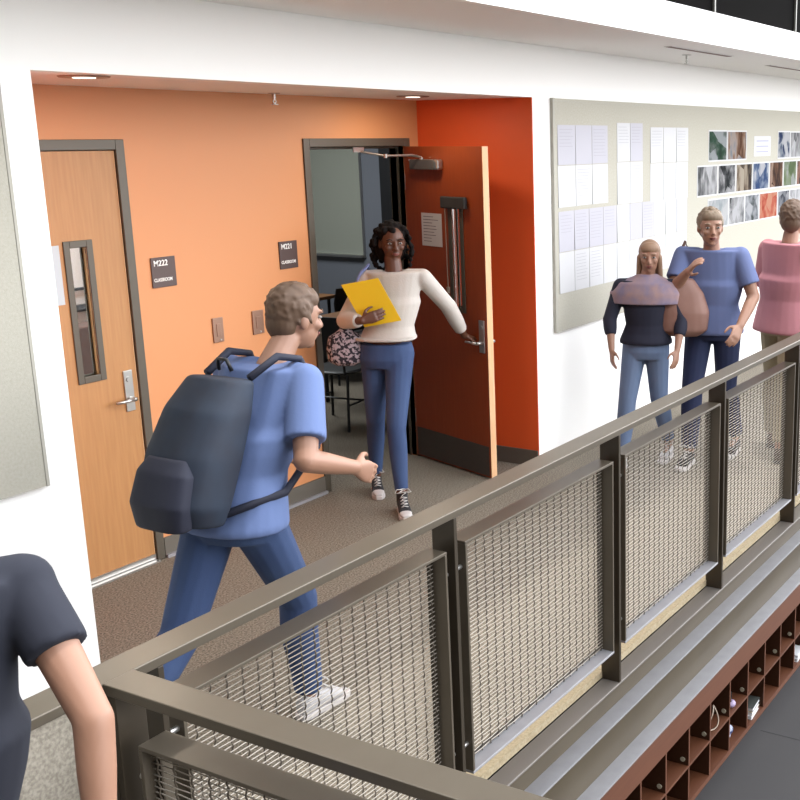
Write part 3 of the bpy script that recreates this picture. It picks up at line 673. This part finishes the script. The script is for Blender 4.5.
def person(name,label,base,J,f,fh,s=1.,arm=1.,sex='m',skin=SKIN_L,shirt=None,pants=None,hair=None,shoes=None,sleeve='short',vox=.0055,hands={},legs=True,hem=None,lean=None,neckline=.0):
    root=empty(name,base,label,'person'); f=V(f).normalized(); f.z=0; f.normalize()
    J={k:V(v) for k,v in J.items()}
    for k in ('shR','shL'): J[k].z-=.018*s
    rt=V((f.y,-f.x,0))     # person's right... J uses R/L names explicitly
    pel,chest,neck,head=J['pel'],J['chest'],J['neck'],J['head']
    ax=(J['shR']-J['shL']).normalized()
    shw=(J['shR']-J['shL']).length/2
    ft=ax.cross(V((0,0,1))); ft=ft if ft.dot(f)>0 else -ft; ft.normalize()
    hx=(J['hipR']-J['hipL']).normalized(); 
    B=MB()
    # torso sections
    def tor(extra=0.,lo=-.05,top=True,flare=0.):
        R=[]
        for k,(w,d,bw) in enumerate(((.155,.105,-.06),(.165,.112,0),(.150,.100,.25),(.138,.092,.45),(.155,.105,.70),(.165,.112,.88),(.150,.095,1.0))):
            c=pel+(chest-pel)*bw if bw>=0 else pel+V((0,0,bw*1.2))
            a=(hx*(1-min(max(bw,0),1))+ax*min(max(bw,0),1)).normalized()
            wd=w*(.93 if sex=='f' and k>2 else 1)*(1.05 if sex=='m' and k>3 else 1)
            ff=a.cross(V((0,0,1))); 
            R.append((c,a*(wd+extra+flare*(1-max(bw,0)))*s,ff*(d+extra+flare*.6*(1-max(bw,0)))*s))
        nb=(J['shR']+J['shL'])/2; gt=ax.cross(V((0,0,1)))
        R.append((nb+V((0,0,.018+extra*1.1)),ax*(shw*.90+extra),gt*(.074*s+extra*1.3)))
        R.append((nb+(neck-nb)*.62+V((0,0,extra*.5)),ax*(.070*s+extra),gt*(.062*s+extra)))
        return R
    T=tor(-.013 if shirt else 0); T[-1]=tor()[-1]; B.loft(T,22,2.2)
    B.cap((J['shR']+J['shL'])/2+(neck-(J['shR']+J['shL'])/2)*.3, neck+(head-neck)*.45, .058*s, .050*s)
    # head
    hf=V(fh).normalized(); hu=(V((0,0,1))-hf*hf.z).normalized(); hs=hf.cross(hu)
    H=head
    B.ell(H+hu*.018*s-hf*.008*s, hs*.076*s, hf*.094*s, hu*.100*s,22,16)
    B.ell(H-hu*.045*s+hf*.022*s, hs*.058*s, hf*.068*s, hu*.068*s,20,14)
    B.ell(H-hu*.092*s+hf*.060*s, hs*.024*s, hf*.022*s, hu*.020*s)
    B.cap(H+hu*.012*s+hf*.088*s, H-hu*.026*s+hf*.106*s,.008*s,.0135*s,10)
    B.ell(H-hu*.030*s+hf*.092*s, hs*.017*s, hf*.012*s, hu*.009*s)
    for sg in (-1,1):
        B.ell(H+hs*sg*.077*s-hu*.008*s-hf*.008*s, hs*.009*s, hf*.018*s, hu*.030*s)
        B.ell(H+hs*sg*.034*s+hu*.028*s+hf*.078*s, hs*.024*s, hf*.012*s, hu*.008*s)   # brow ridge
        B.ell(H+hs*sg*.040*s-hu*.022*s+hf*.064*s, hs*.022*s, hf*.020*s, hu*.020*s)   # cheek
    B.ell(H-hu*.058*s+hf*.084*s, hs*.024*s, hf*.012*s, hu*.010*s)
    for Y in 'RL': B.cap(J['sh'+Y]+V((0,0,.004)),neck-V((0,0,.055)),.036*s,.042*s)
    # arms
    for X,Y in (('shR','R'),('shL','L')):
        sh,el,wr=J['sh'+Y],J['el'+Y],J['wr'+Y]
        am=(.92 if sex=='f' else 1.08)*arm
        B.cap(sh,el,.050*s*am,.038*s*am); B.cap(el,el+(wr-el)*.35,.039*s*am,.037*s*am); B.cap(el+(wr-el)*.35,wr,.037*s*am,.025*s*am)
        d_,pn_,th_,cu_=hands.get(Y,(wr-el,-ft if False else (pel-wr),f,.6))
        hand(B,wr,d_,pn_,th_,cu_,s*(.93 if sex=='f' else 1.02))
    if legs:
        for Y in 'RL':
            hp,kn,an=J['hip'+Y],J['kn'+Y],J['an'+Y]
            B.cap(hp,kn,.086*s,.054*s); 
            bk=-(f)*.012*s
            B.cap(kn,kn+(an-kn)*.4+bk,.052*s,.050*s); B.cap(kn+(an-kn)*.35+bk,an,.050*s,.034*s)
            td=J['toe'+Y]; B.cap(an-V((0,0,.02)),an+V(td).normalized()*.10*s-V((0,0,.060)),.030*s,.018*s)
    body=remesh(B,'body',skin,root,vox,3)
    # face details
    for sg in (-1,1):
        e=H+hs*sg*.034*s+hu*.008*s+hf*.0785*s
        ey=MB().ell(e,hs*.0130*s,hf*.0100*s,hu*.0062*s,14,10).build('eye',EYEW,root,smooth=True)
        MB().ell(e+hf*.0056*s,hs*.0062*s,hf*.0056*s,hu*.0058*s,12,8).build('iris',EYEB,ey,smooth=True)
        MB().tube([e+hu*.022*s-hs*sg*.016*s+hf*.010*s,e+hu*.027*s+hs*sg*.002*s+hf*.010*s,e+hu*.021*s+hs*sg*.020*s+hf*.001*s],.003*s,6).build('eyebrow',hair[0] if hair else EYEB,root,smooth=True)
    MB().tube([H-hu*.057*s+hf*.090*s-hs*.023*s,H-hu*.054*s+hf*.098*s-hs*.008*s,H-hu*.056*s+hf*.099*s,H-hu*.054*s+hf*.098*s+hs*.008*s,H-hu*.057*s+hf*.090*s+hs*.023*s],[.002*s,.0045*s,.0045*s,.0045*s,.002*s],8).tube([H-hu*.060*s+hf*.089*s-hs*.020*s,H-hu*.065*s+hf*.096*s,H-hu*.060*s+hf*.089*s+hs*.020*s],[.002*s,.006*s,.002*s],8).build('lips',LIP,root,smooth=True)
    # hair
    if hair:
        hm,style=hair; Q=MB()
        Q.ell(H+hu*.036*s-hf*.022*s, hs*.083*s, hf*.092*s, hu*.092*s,22,16)
        if style=='curly':
            rnd=random.Random(3)
            for i in range(300):
                t=rnd.uniform(0,2*PI); z=rnd.uniform(-.9,1.)
                dirn=(hs*math.cos(t)*math.sqrt(1-z*z)+hf*math.sin(t)*math.sqrt(1-z*z)+hu*z)
                if dirn.dot(hf)>.30 and z<.62: continue
                rad=rnd.uniform(.094,.112)*s+(.05*s*max(0,-z+.25)) ; c=H+hu*.014*s-hf*.018*s+dirn*rad+hu*min(0,z)*.075*s
                Q.sph(c,rnd.uniform(.011,.021)*s,8,6)
            Q.ell(H-hu*.03*s-hf*.06*s,hs*.10*s,hf*.07*s,hu*.12*s)
        elif style=='long':
            Q.ell(H-hu*.06*s-hf*.045*s,hs*.085*s,hf*.055*s,hu*.14*s); Q.ell(H+hu*.066*s+hf*.030*s, hs*.070*s, hf*.058*s, hu*.048*s)
            for sg in (-1,1): Q.cap(H+hs*sg*.072*s+hf*.01*s,H+hs*sg*.085*s-hu*.22*s+hf*.0*s,.022*s,.018*s)
            Q.loft([(H-hf*.075*s,hs*.075*s,hf*.03*s),(H-hu*.24*s-hf*.085*s,hs*.08*s,hf*.028*s),(H-hu*.30*s-hf*.08*s,hs*.05*s,hf*.014*s)],16)
        else:
            Q.ell(H+hu*.072*s+hf*.022*s, hs*.070*s, hf*.062*s, hu*.046*s)
            Q.ell(H-hu*.015*s-hf*.055*s, hs*.070*s, hf*.055*s, hu*.070*s)
            rnd=random.Random(5)
            for i in range(220):
                t=rnd.uniform(0,2*PI); z=rnd.uniform(-.45,1.)
                q_=math.sqrt(1-z*z); dirn=hs*math.cos(t)*q_+hf*math.sin(t)*q_+hu*z
                if dirn.dot(hf)>.45 and z<.62: continue
                c=H+hu*.034*s-hf*.020*s+hs*dirn.dot(hs)*.083*s+hf*dirn.dot(hf)*.095*s+hu*dirn.dot(hu)*.096*s
                tn=(hf*.5+hu*.6*(-1 if z<.5 else .2)).normalized(); Q.cap(c,c+tn*.022*s,.0065*s,.003*s,6)
        remesh(Q,'hair',hm,root,.006,1)
    # shirt
    if shirt:
        sm,slen,loose=shirt; Q=MB(); R=tor(.012+loose*.45,flare=loose*.35)
        hz=hem if hem is not None else -.02
        R2=[]
        c0=pel+V((0,0,hz)); a0,b0=R[1][1],R[1][2]
        R2.append((c0,a0*1.02,b0*1.04)); R2.append((c0+V((0,0,.02)),a0*1.03,b0*1.05))
        for c,a,b in R[2:]: R2.append((c,a,b))
        Q.loft(R2,24,2.2)
        for Y in 'RL': Q.cap(J['sh'+Y]+V((0,0,.006)),(J['sh'+Y]+neck)/2-V((0,0,.012)),.052*s,.045*s)
        for Y in 'RL':
            sh,el,wr=J['sh'+Y],J['el'+Y],J['wr'+Y]
            lw=loose*.4-(.005 if sex=='f' else 0)
            if slen>=1:
                end=el+(wr-el)*(slen-1)
                Q.cap(sh,el,.056*s+lw*.6,.048*s+lw); 
                t=(end-el).normalized(); h_=V((0,0,1)) if abs(t.z)<.9 else V((1,0,0)); a=(h_-t*h_.dot(t)).normalized(); b=t.cross(a)
                Q.sph(el,.051*s+lw,12,8)
                Q.loft([(el,a*(.050*s+lw),b*(.050*s+lw)),(el+(end-el)*.6,a*(.047*s+lw),b*(.047*s+lw)),(end,a*(.040*s+lw*.5),b*(.040*s+lw*.5))],16)
            else:
                end=sh+(el-sh)*slen
                t=(end-sh).normalized(); h_=V((0,0,1)) if abs(t.z)<.9 else V((1,0,0)); a=(h_-t*h_.dot(t)).normalized(); b=t.cross(a)
                Q.sph(sh,(.058*s+lw*.5)*(.5+.5*arm),14,10)
                kk=.3+.7*arm; Q.loft([(sh,a*(.058*s+lw*.5)*kk,b*(.058*s+lw*.5)*kk),(end,a*(.060*s+lw)*kk,b*(.060*s+lw)*kk)],16)
        remesh(Q,'shirt',sm,root,.007,8)
    if pants and legs:
        pm,loose,cuff=pants; Q=MB(); R=tor(.010)
        wz=.045
        Q.loft([(pel+V((0,0,-.10)),R[0][1]*.98,R[0][2]*1.0),(pel+V((0,0,-.05)),R[1][1]*1.0,R[1][2]*1.05),(pel+V((0,0,wz)),R[2][1]*1.03,R[2][2]*1.03)],22,2.2)
        for Y in 'RL':
            hp,kn,an=J['hip'+Y],J['kn'+Y],J['an'+Y]
            Q.cap(hp,kn,.094*s+loose*.4,.061*s+loose*.8)
            Q.sph(kn,.061*s+loose*.8)
            bk=-f*.012*s; end=kn+(an-kn)*cuff; t=(an-kn).normalized(); a=(f-t*f.dot(t)).normalized(); b=t.cross(a)
            Q.loft([(kn,a*(.060*s+loose*.8),b*(.060*s+loose*.8)),(kn+(an-kn)*.35+bk,a*(.058*s+loose),b*(.058*s+loose)),(kn+(an-kn)*.75,a*(.046*s+loose),b*(.046*s+loose)),(end,a*(.042*s+loose),b*(.042*s+loose))],18)
        remesh(Q,'trousers',pm,root,.007,4)
    if shoes and legs:
        um,sm_,high=shoes
        for Y in 'RL':
            g_=0. if J['an'+Y].z<.13 else None
            so,up_,cp,la=shoe_mesh(J['an'+Y],J['toe'+Y],s,g_,high,J.get('pitch'+Y,V((0,0,0))).x)
            sh_=remesh(up_,'shoe',um,root,.005,3)
            so.build('sole',sm_,sh_,bevel=.004); 
            if high: remesh(cp,'toe_cap',sm_,sh_,.004,2)
            la.build('laces',mat('white_lace',srgk(236,230,224),.8),sh_,smooth=True)
    return root

DENIM=mat('blue_denim',srgk(52,76,124),.8,noise=(6,.28,srgk(74,100,148),(1,1,.5)),bump=(300,.3))
DENIM_L=mat('light_denim',srgk(108,130,168),.8,noise=(6,.3,srgk(134,154,188),(1,1,.5)))
NAVY=mat('navy_cotton',srgk(36,40,56),.85)
CREAM=mat('cream_knit',srgk(240,230,220),.85,bump=(120,.3))
HAIRB=mat('black_hair',(.006,.004,.0035),.85,spec=.15)
HAIRN=mat('brown_hair',srgk(112,84,62),.6)
CANVAS=mat('black_canvas',(.02,.018,.02),.8)
RUBW=mat('white_rubber',srgk(238,230,226),.5)

# woman in the doorway
W=person('person','person in a cream sweater and blue jeans with a yellow folder, opening the door',(5.19,4.28,0),
 dict(pel=(5.200,4.265,.945),chest=(5.285,4.255,1.26),neck=(5.305,4.270,1.415),head=(5.330,4.285,1.575),
  shR=(5.222,4.400,1.380),shL=(5.378,4.105,1.385),elR=(5.060,4.450,1.13),wrR=(4.995,4.265,1.150),
  elL=(5.60,4.085,1.165),wrL=(5.775,4.098,.955),
  hipR=(5.170,4.330,.93),hipL=(5.232,4.190,.93),knR=(5.170,4.350,.52),knL=(5.085,4.125,.50),
  anR=(5.288,4.471,.095),anL=(5.037,4.068,.095),toeR=(-.72,-.69,0),toeL=(-.70,-.71,0)),
 (-.80,-.60,0),(-.62,-.78,-.10),s=.95,sex='f',skin=SKIN_D,shirt=(CREAM,1.80,.022),pants=(DENIM,.0,.90),hair=(HAIRB,'curly'),
 shoes=(CANVAS,RUBW,True),vox=.0045,hem=.065,
 hands={'R':((.60,-.72,.30),(.75,.55,.0),(0,0,1),.35),'L':((.75,-.1,-.25),(.3,.1,-1),(-.3,-.8,.2),1.1)})
# folder and bag held by her
fo=empty('folder',(5.10,4.28,1.12),'bright yellow folder held against the chest of the person in the doorway','folder')
YEL=mat('yellow_card',srgk(252,204,16,.8),.5)
a=V((5.007,4.417,1.350)); b=V((5.118,4.231,1.388)); dn=V((.028,-.135,-.245)) ; nn=(b-a).cross(dn).normalized()
fo_m=MB().obox(a,(b-a),dn,nn*.004); fo_m.build('front_cover',YEL,fo,bevel=.001)
MB().obox(a+nn*.009,(b-a)*.98,dn*.97,nn*.004).build('back_cover',YEL,fo,bevel=.001)
MB().obox(a+nn*.0045+(b-a)*.02+dn*.02,(b-a)*.94,dn*.93,nn*.004).build('papers',PAPER,fo)
bg=empty('shoulder_bag',(5.06,4.48,.86),'black and white patterned cloth bag hanging beside the hip of the person in the doorway','bag')
PATT=mat('patterned_cloth',srgk(40,34,48),.85,noise=(55,.03,srgk(214,196,204),(1,1,1)))
q=MB(); cx,cy=5.075,4.47
q.loft([((cx,cy,1.10),(.030,.040,0),(-.03,.02,0)),((cx,cy,1.03),(.050,-.085,0),(.055,.03,0)),((cx,cy,.95),(.058,-.10,0),(.06,.034,0)),((cx,cy,.88),(.05,-.09,0),(.055,.03,0)),((cx,cy,.855),(.03,-.05,0),(.03,.02,0))],20,2.5)
remesh(q,'pouch',PATT,bg,.007,3)
MB().tube([(5.075,4.47,1.08),(5.11,4.445,1.25),(5.175,4.41,1.40),(5.225,4.385,1.447),(5.26,4.43,1.40),(5.23,4.50,1.20),(5.12,4.50,1.06)],.010,8).build('strap',mat('blue_strap',srgk(140,150,200),.8),bg,smooth=True)

# big passer-by behind the railing, striding to the right
P1=person('person','person in blue shirt and jeans striding right behind the railing, wearing a backpack',(2.85,2.88,0),
 dict(pel=(2.66,2.90,.92),chest=(2.80,2.90,1.21),neck=(2.93,2.90,1.41),head=(3.03,2.90,1.54),
  shR=(2.87,2.72,1.37),shL=(2.87,3.08,1.37),elR=(2.74,2.62,1.11),wrR=(2.96,2.60,1.03),elL=(2.92,3.14,1.11),wrL=(3.12,3.08,.98),
  hipR=(2.67,2.81,.90),hipL=(2.66,2.99,.90),knR=(2.87,2.83,.52),anR=(2.93,2.87,.10),knL=(2.46,2.99,.50),anL=(2.20,2.97,.27),
  toeR=(1,-.05,0),toeL=(1,0,0),pitchL=(-1.05,0,0)),
 (1,-.05,0),(.95,-.25,-.12),s=1.0,skin=SKIN_L,shirt=(mat('blue_shirt',srgk(116,138,190),.85,bump=(40,.2)),.75,.03),pants=(DENIM,.012,.96),hair=(HAIRN,'short'),
 shoes=(mat('white_canvas',srgk(226,222,222),.7),RUBW,False),hem=-.06,
 hands={'R':((.9,0,-.45),(0,.9,0),(0,0,1),.6),'L':((.9,-.1,-.4),(0,-1,0),(0,0,1),.6)})
bp=empty('backpack',(2.50,2.90,1.0),'large dark teal and navy backpack on the back of the striding person','backpack')
TEAL=mat('dark_teal_nylon',srgk(40,58,80),.75,noise=(8,.3,srgk(30,34,52),(1,1,1)))
q=MB(); 
R=[((xx,2.90,zz),V((0,w,0)),V((d,0,-d*.2))) for (zz,xx,w,d) in ((.93,2.455,.13,.085),(1.00,2.455,.155,.11),(1.15,2.515,.16,.115),(1.29,2.59,.15,.10),(1.39,2.66,.12,.07))]
q.loft(R,22,3); bpm=remesh(q,'main_bag',TEAL,bp,.008,14)
q=MB().loft([((2.365,2.90,.94),(0,.11,0),(.045,0,0)),((2.365,2.90,1.02),(0,.125,0),(.055,0,-.01)),((2.40,2.90,1.12),(0,.12,0),(.05,0,-.01)),((2.42,2.90,1.17),(0,.09,0),(.03,0,0))],18,3)
remesh(q,'front_pocket',mat('navy_nylon',srgk(34,38,60),.75),bp,.007,9)
for sy in (-1,1):
    MB().tube([(2.69,2.90+sy*.10,1.39),(2.81,2.90+sy*.115,1.445),(2.91,2.90+sy*.12,1.42),(2.97,2.90+sy*.135,1.29),(2.90,2.90+sy*.185,1.11),(2.72,2.90+sy*.195,.99),(2.52,2.90+sy*.12,.96)],.014,8).build('strap',mat('navy_nylon',srgk(34,38,60),.75),bp,smooth=True)
MB().tube([(2.68,2.87,1.41),(2.67,2.88,1.45),(2.67,2.92,1.45),(2.68,2.93,1.41)],.007,8).build('grab_loop',BLACK,bp,smooth=True)

# foreground person at the left edge, seen from behind
P0=person('person','person in a dark navy t-shirt at the left edge, bare arm hanging',(.78,1.60,0),
 dict(pel=(.86,1.72,.95),chest=(.88,1.73,1.28),neck=(.880,1.755,1.51),head=(.885,1.78,1.67),
  shR=(1.060,1.652,1.478),shL=(.69,1.83,1.478),elR=(1.035,1.478,1.278),wrR=(.995,1.44,1.055),elL=(.52,1.82,1.20),wrL=(.53,1.84,.97),
  hipR=(.94,1.69,.91),hipL=(.79,1.78,.91),knR=(.96,1.66,.50),anR=(.94,1.62,.10),knL=(.80,1.80,.50),anL=(.76,1.76,.10),
  toeR=(.7,.5,0),toeL=(.7,.5,0)),
 (.55,.83,0),(.5,.86,0),s=.97,arm=.78,skin=SKIN_L,shirt=(NAVY,.50,.008),pants=(DENIM,.012,.96),hair=(HAIRB,'short'),shoes=(CANVAS,RUBW,False),hem=-.05,
 hands={'R':((-.1,-.1,-1),(-.8,.3,0),(.5,.8,0),.7),'L':((0,.3,-1),(.8,.3,0),(.5,.8,0),.7)})

# three people in the distance
P2=person('person','person in mauve shawl, navy top and light jeans, leftmost of the three far walkers',(6.60,3.22,0),
 dict(pel=(6.62,3.22,.84),chest=(6.63,3.22,1.12),neck=(6.64,3.22,1.27),head=(6.65,3.21,1.41),
  shR=(6.57,3.385,1.235),shL=(6.68,3.065,1.235),elR=(6.50,3.43,1.00),wrR=(6.43,3.38,.81),elL=(6.66,2.98,1.00),wrL=(6.55,2.96,.82),
  hipR=(6.60,3.29,.82),hipL=(6.64,3.15,.82),knR=(6.50,3.30,.46),anR=(6.42,3.30,.09),knL=(6.66,3.14,.46),anL=(6.82,3.14,.12),
  toeR=(-1,-.15,0),toeL=(-1,-.15,0)),
 (-.95,-.3,0),(-.9,-.4,-.05),s=.90,sex='f',shirt=(mat('dark_top',srgk(34,36,58),.85),1.5,.02),pants=(DENIM_L,.008,.92),hair=(mat('light_brown_hair',srgk(176,140,112),.6),'long'),shoes=(mat('white_canvas',srgk(226,222,222),.7),RUBW,False),vox=.007,hem=.0)
sc_=MB().loft([((6.62,3.22,1.11),(.075,-.235,0),(.125,.04,0)),((6.625,3.22,1.18),(.075,-.235,0),(.125,.04,0)),((6.63,3.22,1.245),(.06,-.19,0),(.11,.04,0)),((6.64,3.22,1.285),(.03,-.085,0),(.075,.03,0)),((6.64,3.22,1.30),(.02,-.065,0),(.06,.02,0))],24)
o=remesh(sc_,'shawl',mat('blush_shawl',srgk(196,160,152),.9,noise=(14,.25,srgk(150,140,170),(1,1,1))),P2,.008,4)
P3=person('person','tall person in a periwinkle blue shirt and navy trousers, middle of the three far walkers',(6.95,2.86,0),
 dict(pel=(6.92,2.86,.95),chest=(6.90,2.86,1.26),neck=(6.87,2.86,1.46),head=(6.84,2.86,1.60),
  shR=(6.83,3.05,1.43),shL=(6.93,2.68,1.43),elR=(6.70,3.06,1.20),wrR=(6.62,2.92,1.33),elL=(6.92,2.58,1.15),wrL=(6.74,2.60,.98),
  hipR=(6.90,2.95,.93),hipL=(6.94,2.77,.93),knR=(6.78,2.95,.53),anR=(6.74,2.95,.10),knL=(6.97,2.78,.52),anL=(7.16,2.78,.13),
  toeR=(-1,-.1,0),toeL=(-1,-.1,0)),
 (-.95,-.25,0),(-.8,-.55,-.05),s=1.02,shirt=(mat('periwinkle_shirt',srgk(118,132,180),.85),.7,.025),pants=(mat('navy_trousers',srgk(36,48,88),.85),.012,.96),hair=(mat('sandy_hair',srgk(150,128,104),.6),'short'),shoes=(CANVAS,RUBW,False),vox=.007,hem=-.06)
hb=empty('shoulder_bag',(6.74,3.0,.98),'soft brown leather bag carried between the two left far walkers','bag')
q=MB().loft([((6.72,3.00,1.27),(.05,-.05,0),(.03,.03,0)),((6.72,3.00,1.18),(.07,-.12,0),(.06,.035,0)),((6.72,2.99,1.05),(.08,-.15,0),(.08,.045,0)),((6.72,2.99,.93),(.075,-.14,0),(.08,.045,0)),((6.72,2.99,.89),(.04,-.09,0),(.05,.03,0))],20,2.6)
remesh(q,'pouch',mat('brown_leather',srgk(156,110,94),.55,noise=(7,.3,srgk(176,134,120),(1,1,1))),hb,.008,10)
MB().tube([(6.72,3.02,1.25),(6.78,3.06,1.40),(6.84,3.04,1.50),(6.90,3.04,1.44),(6.84,3.04,1.25)],.011,8).build('strap',mat('brown_leather_strap',srgk(120,80,64),.6),hb,smooth=True)
P4=person('person','person in a pink shirt and khaki trousers seen from behind at the right edge',(7.2,2.5,0),
 dict(pel=(7.30,2.50,.95),chest=(7.30,2.48,1.27),neck=(7.31,2.47,1.48),head=(7.33,2.465,1.63),
  shR=(7.20,2.30,1.44),shL=(7.38,2.65,1.44),elR=(7.25,2.18,1.19),wrR=(7.42,2.26,1.08),elL=(7.50,2.72,1.20),wrL=(7.58,2.55,1.12),
  hipR=(7.26,2.42,.93),hipL=(7.34,2.58,.93),knR=(7.22,2.42,.52),anR=(7.06,2.42,.12),knL=(7.38,2.58,.53),anL=(7.42,2.60,.10),
  toeR=(1,.2,0),toeL=(1,.2,0)),
 (.9,-.4,0),(.85,.1,-.05),s=1.04,shirt=(mat('pink_shirt',srgk(226,152,160),.85,bump=(30,.2)),1.85,.055),pants=(mat('khaki_cotton',srgk(196,180,146),.85),.014,.96),hair=(HAIRN,'short'),shoes=(mat('brown_leather_shoe',srgk(90,66,52),.5),CANVAS,False),vox=.007,hem=-.08)

# ------------------------------------------------------------------ camera
cam=bpy.data.cameras.new('camera'); co=bpy.data.objects.new('camera',cam); COL.objects.link(co)
co.location=(0,0,2.17); co.rotation_euler=(1.34092165,.00701067,-1.07751523)
cam.sensor_width=36; cam.lens=1115.4143/800*36; cam.shift_x=-.25; cam.clip_start=.05
SC.camera=co

# ------------------------------------------------------------------ light
w=bpy.data.worlds.new('world'); SC.world=w; w.use_nodes=True
nt=w.node_tree; bgn=nt.nodes['Background']
tc=nt.nodes.new('ShaderNodeTexCoord'); sx=nt.nodes.new('ShaderNodeSeparateXYZ'); cr=nt.nodes.new('ShaderNodeValToRGB')
mr=nt.nodes.new('ShaderNodeMapRange'); mr.inputs['From Min'].default_value=-1; mr.inputs['From Max'].default_value=1
nt.links.new(tc.outputs['Generated'],sx.inputs[0]); nt.links.new(sx.outputs['Z'],mr.inputs['Value']); nt.links.new(mr.outputs[0],cr.inputs['Fac']); nt.links.new(cr.outputs[0],bgn.inputs['Color'])
e=cr.color_ramp.elements
e[0].position=.46; e[0].color=(.10,.095,.09,1)
e[1].position=.50; e[1].color=(.97,.98,1,1)
for p_,c_ in ((.66,(.90,.92,.96,1)),(.80,(.48,.50,.53,1)),(1.,(.40,.42,.45,1))):
    q_=e.new(p_); q_.color=c_
bgn.inputs['Strength'].default_value=6.6
sun=bpy.data.lights.new('skylight_sun','SUN'); sun.energy=2.4; sun.angle=math.radians(4); sun.color=(1,.98,.95)
so=bpy.data.objects.new('skylight_sun',sun); COL.objects.link(so); so.rotation_euler=(math.radians(-1),math.radians(3),0)
def area(name,loc,size,power,col,rot=(0,0,0),sy=None):
    l=bpy.data.lights.new(name,'AREA'); l.energy=power; l.color=col; l.size=size
    if sy: l.shape='RECTANGLE'; l.size_y=sy
    o=bpy.data.objects.new(name,l); COL.objects.link(o); o.location=loc; o.rotation_euler=rot; return o
area('downlight_lamp',(3.115,4.02,ZA-.012),.13,5,(1,.88,.72))
area('downlight_lamp',(5.60,4.29,ZA-.012),.13,4,(1,.88,.72))
area('classroom_lamp',(7.2,7.6,2.88),1.2,60,(.92,.97,1))
area('left_room_lamp',(3.6,5.5,2.7),.8,22,(1,1,1))
SC.view_settings.view_transform='Standard'; SC.view_settings.look='None'; SC.view_settings.exposure=0.2; SC.view_settings.gamma=1
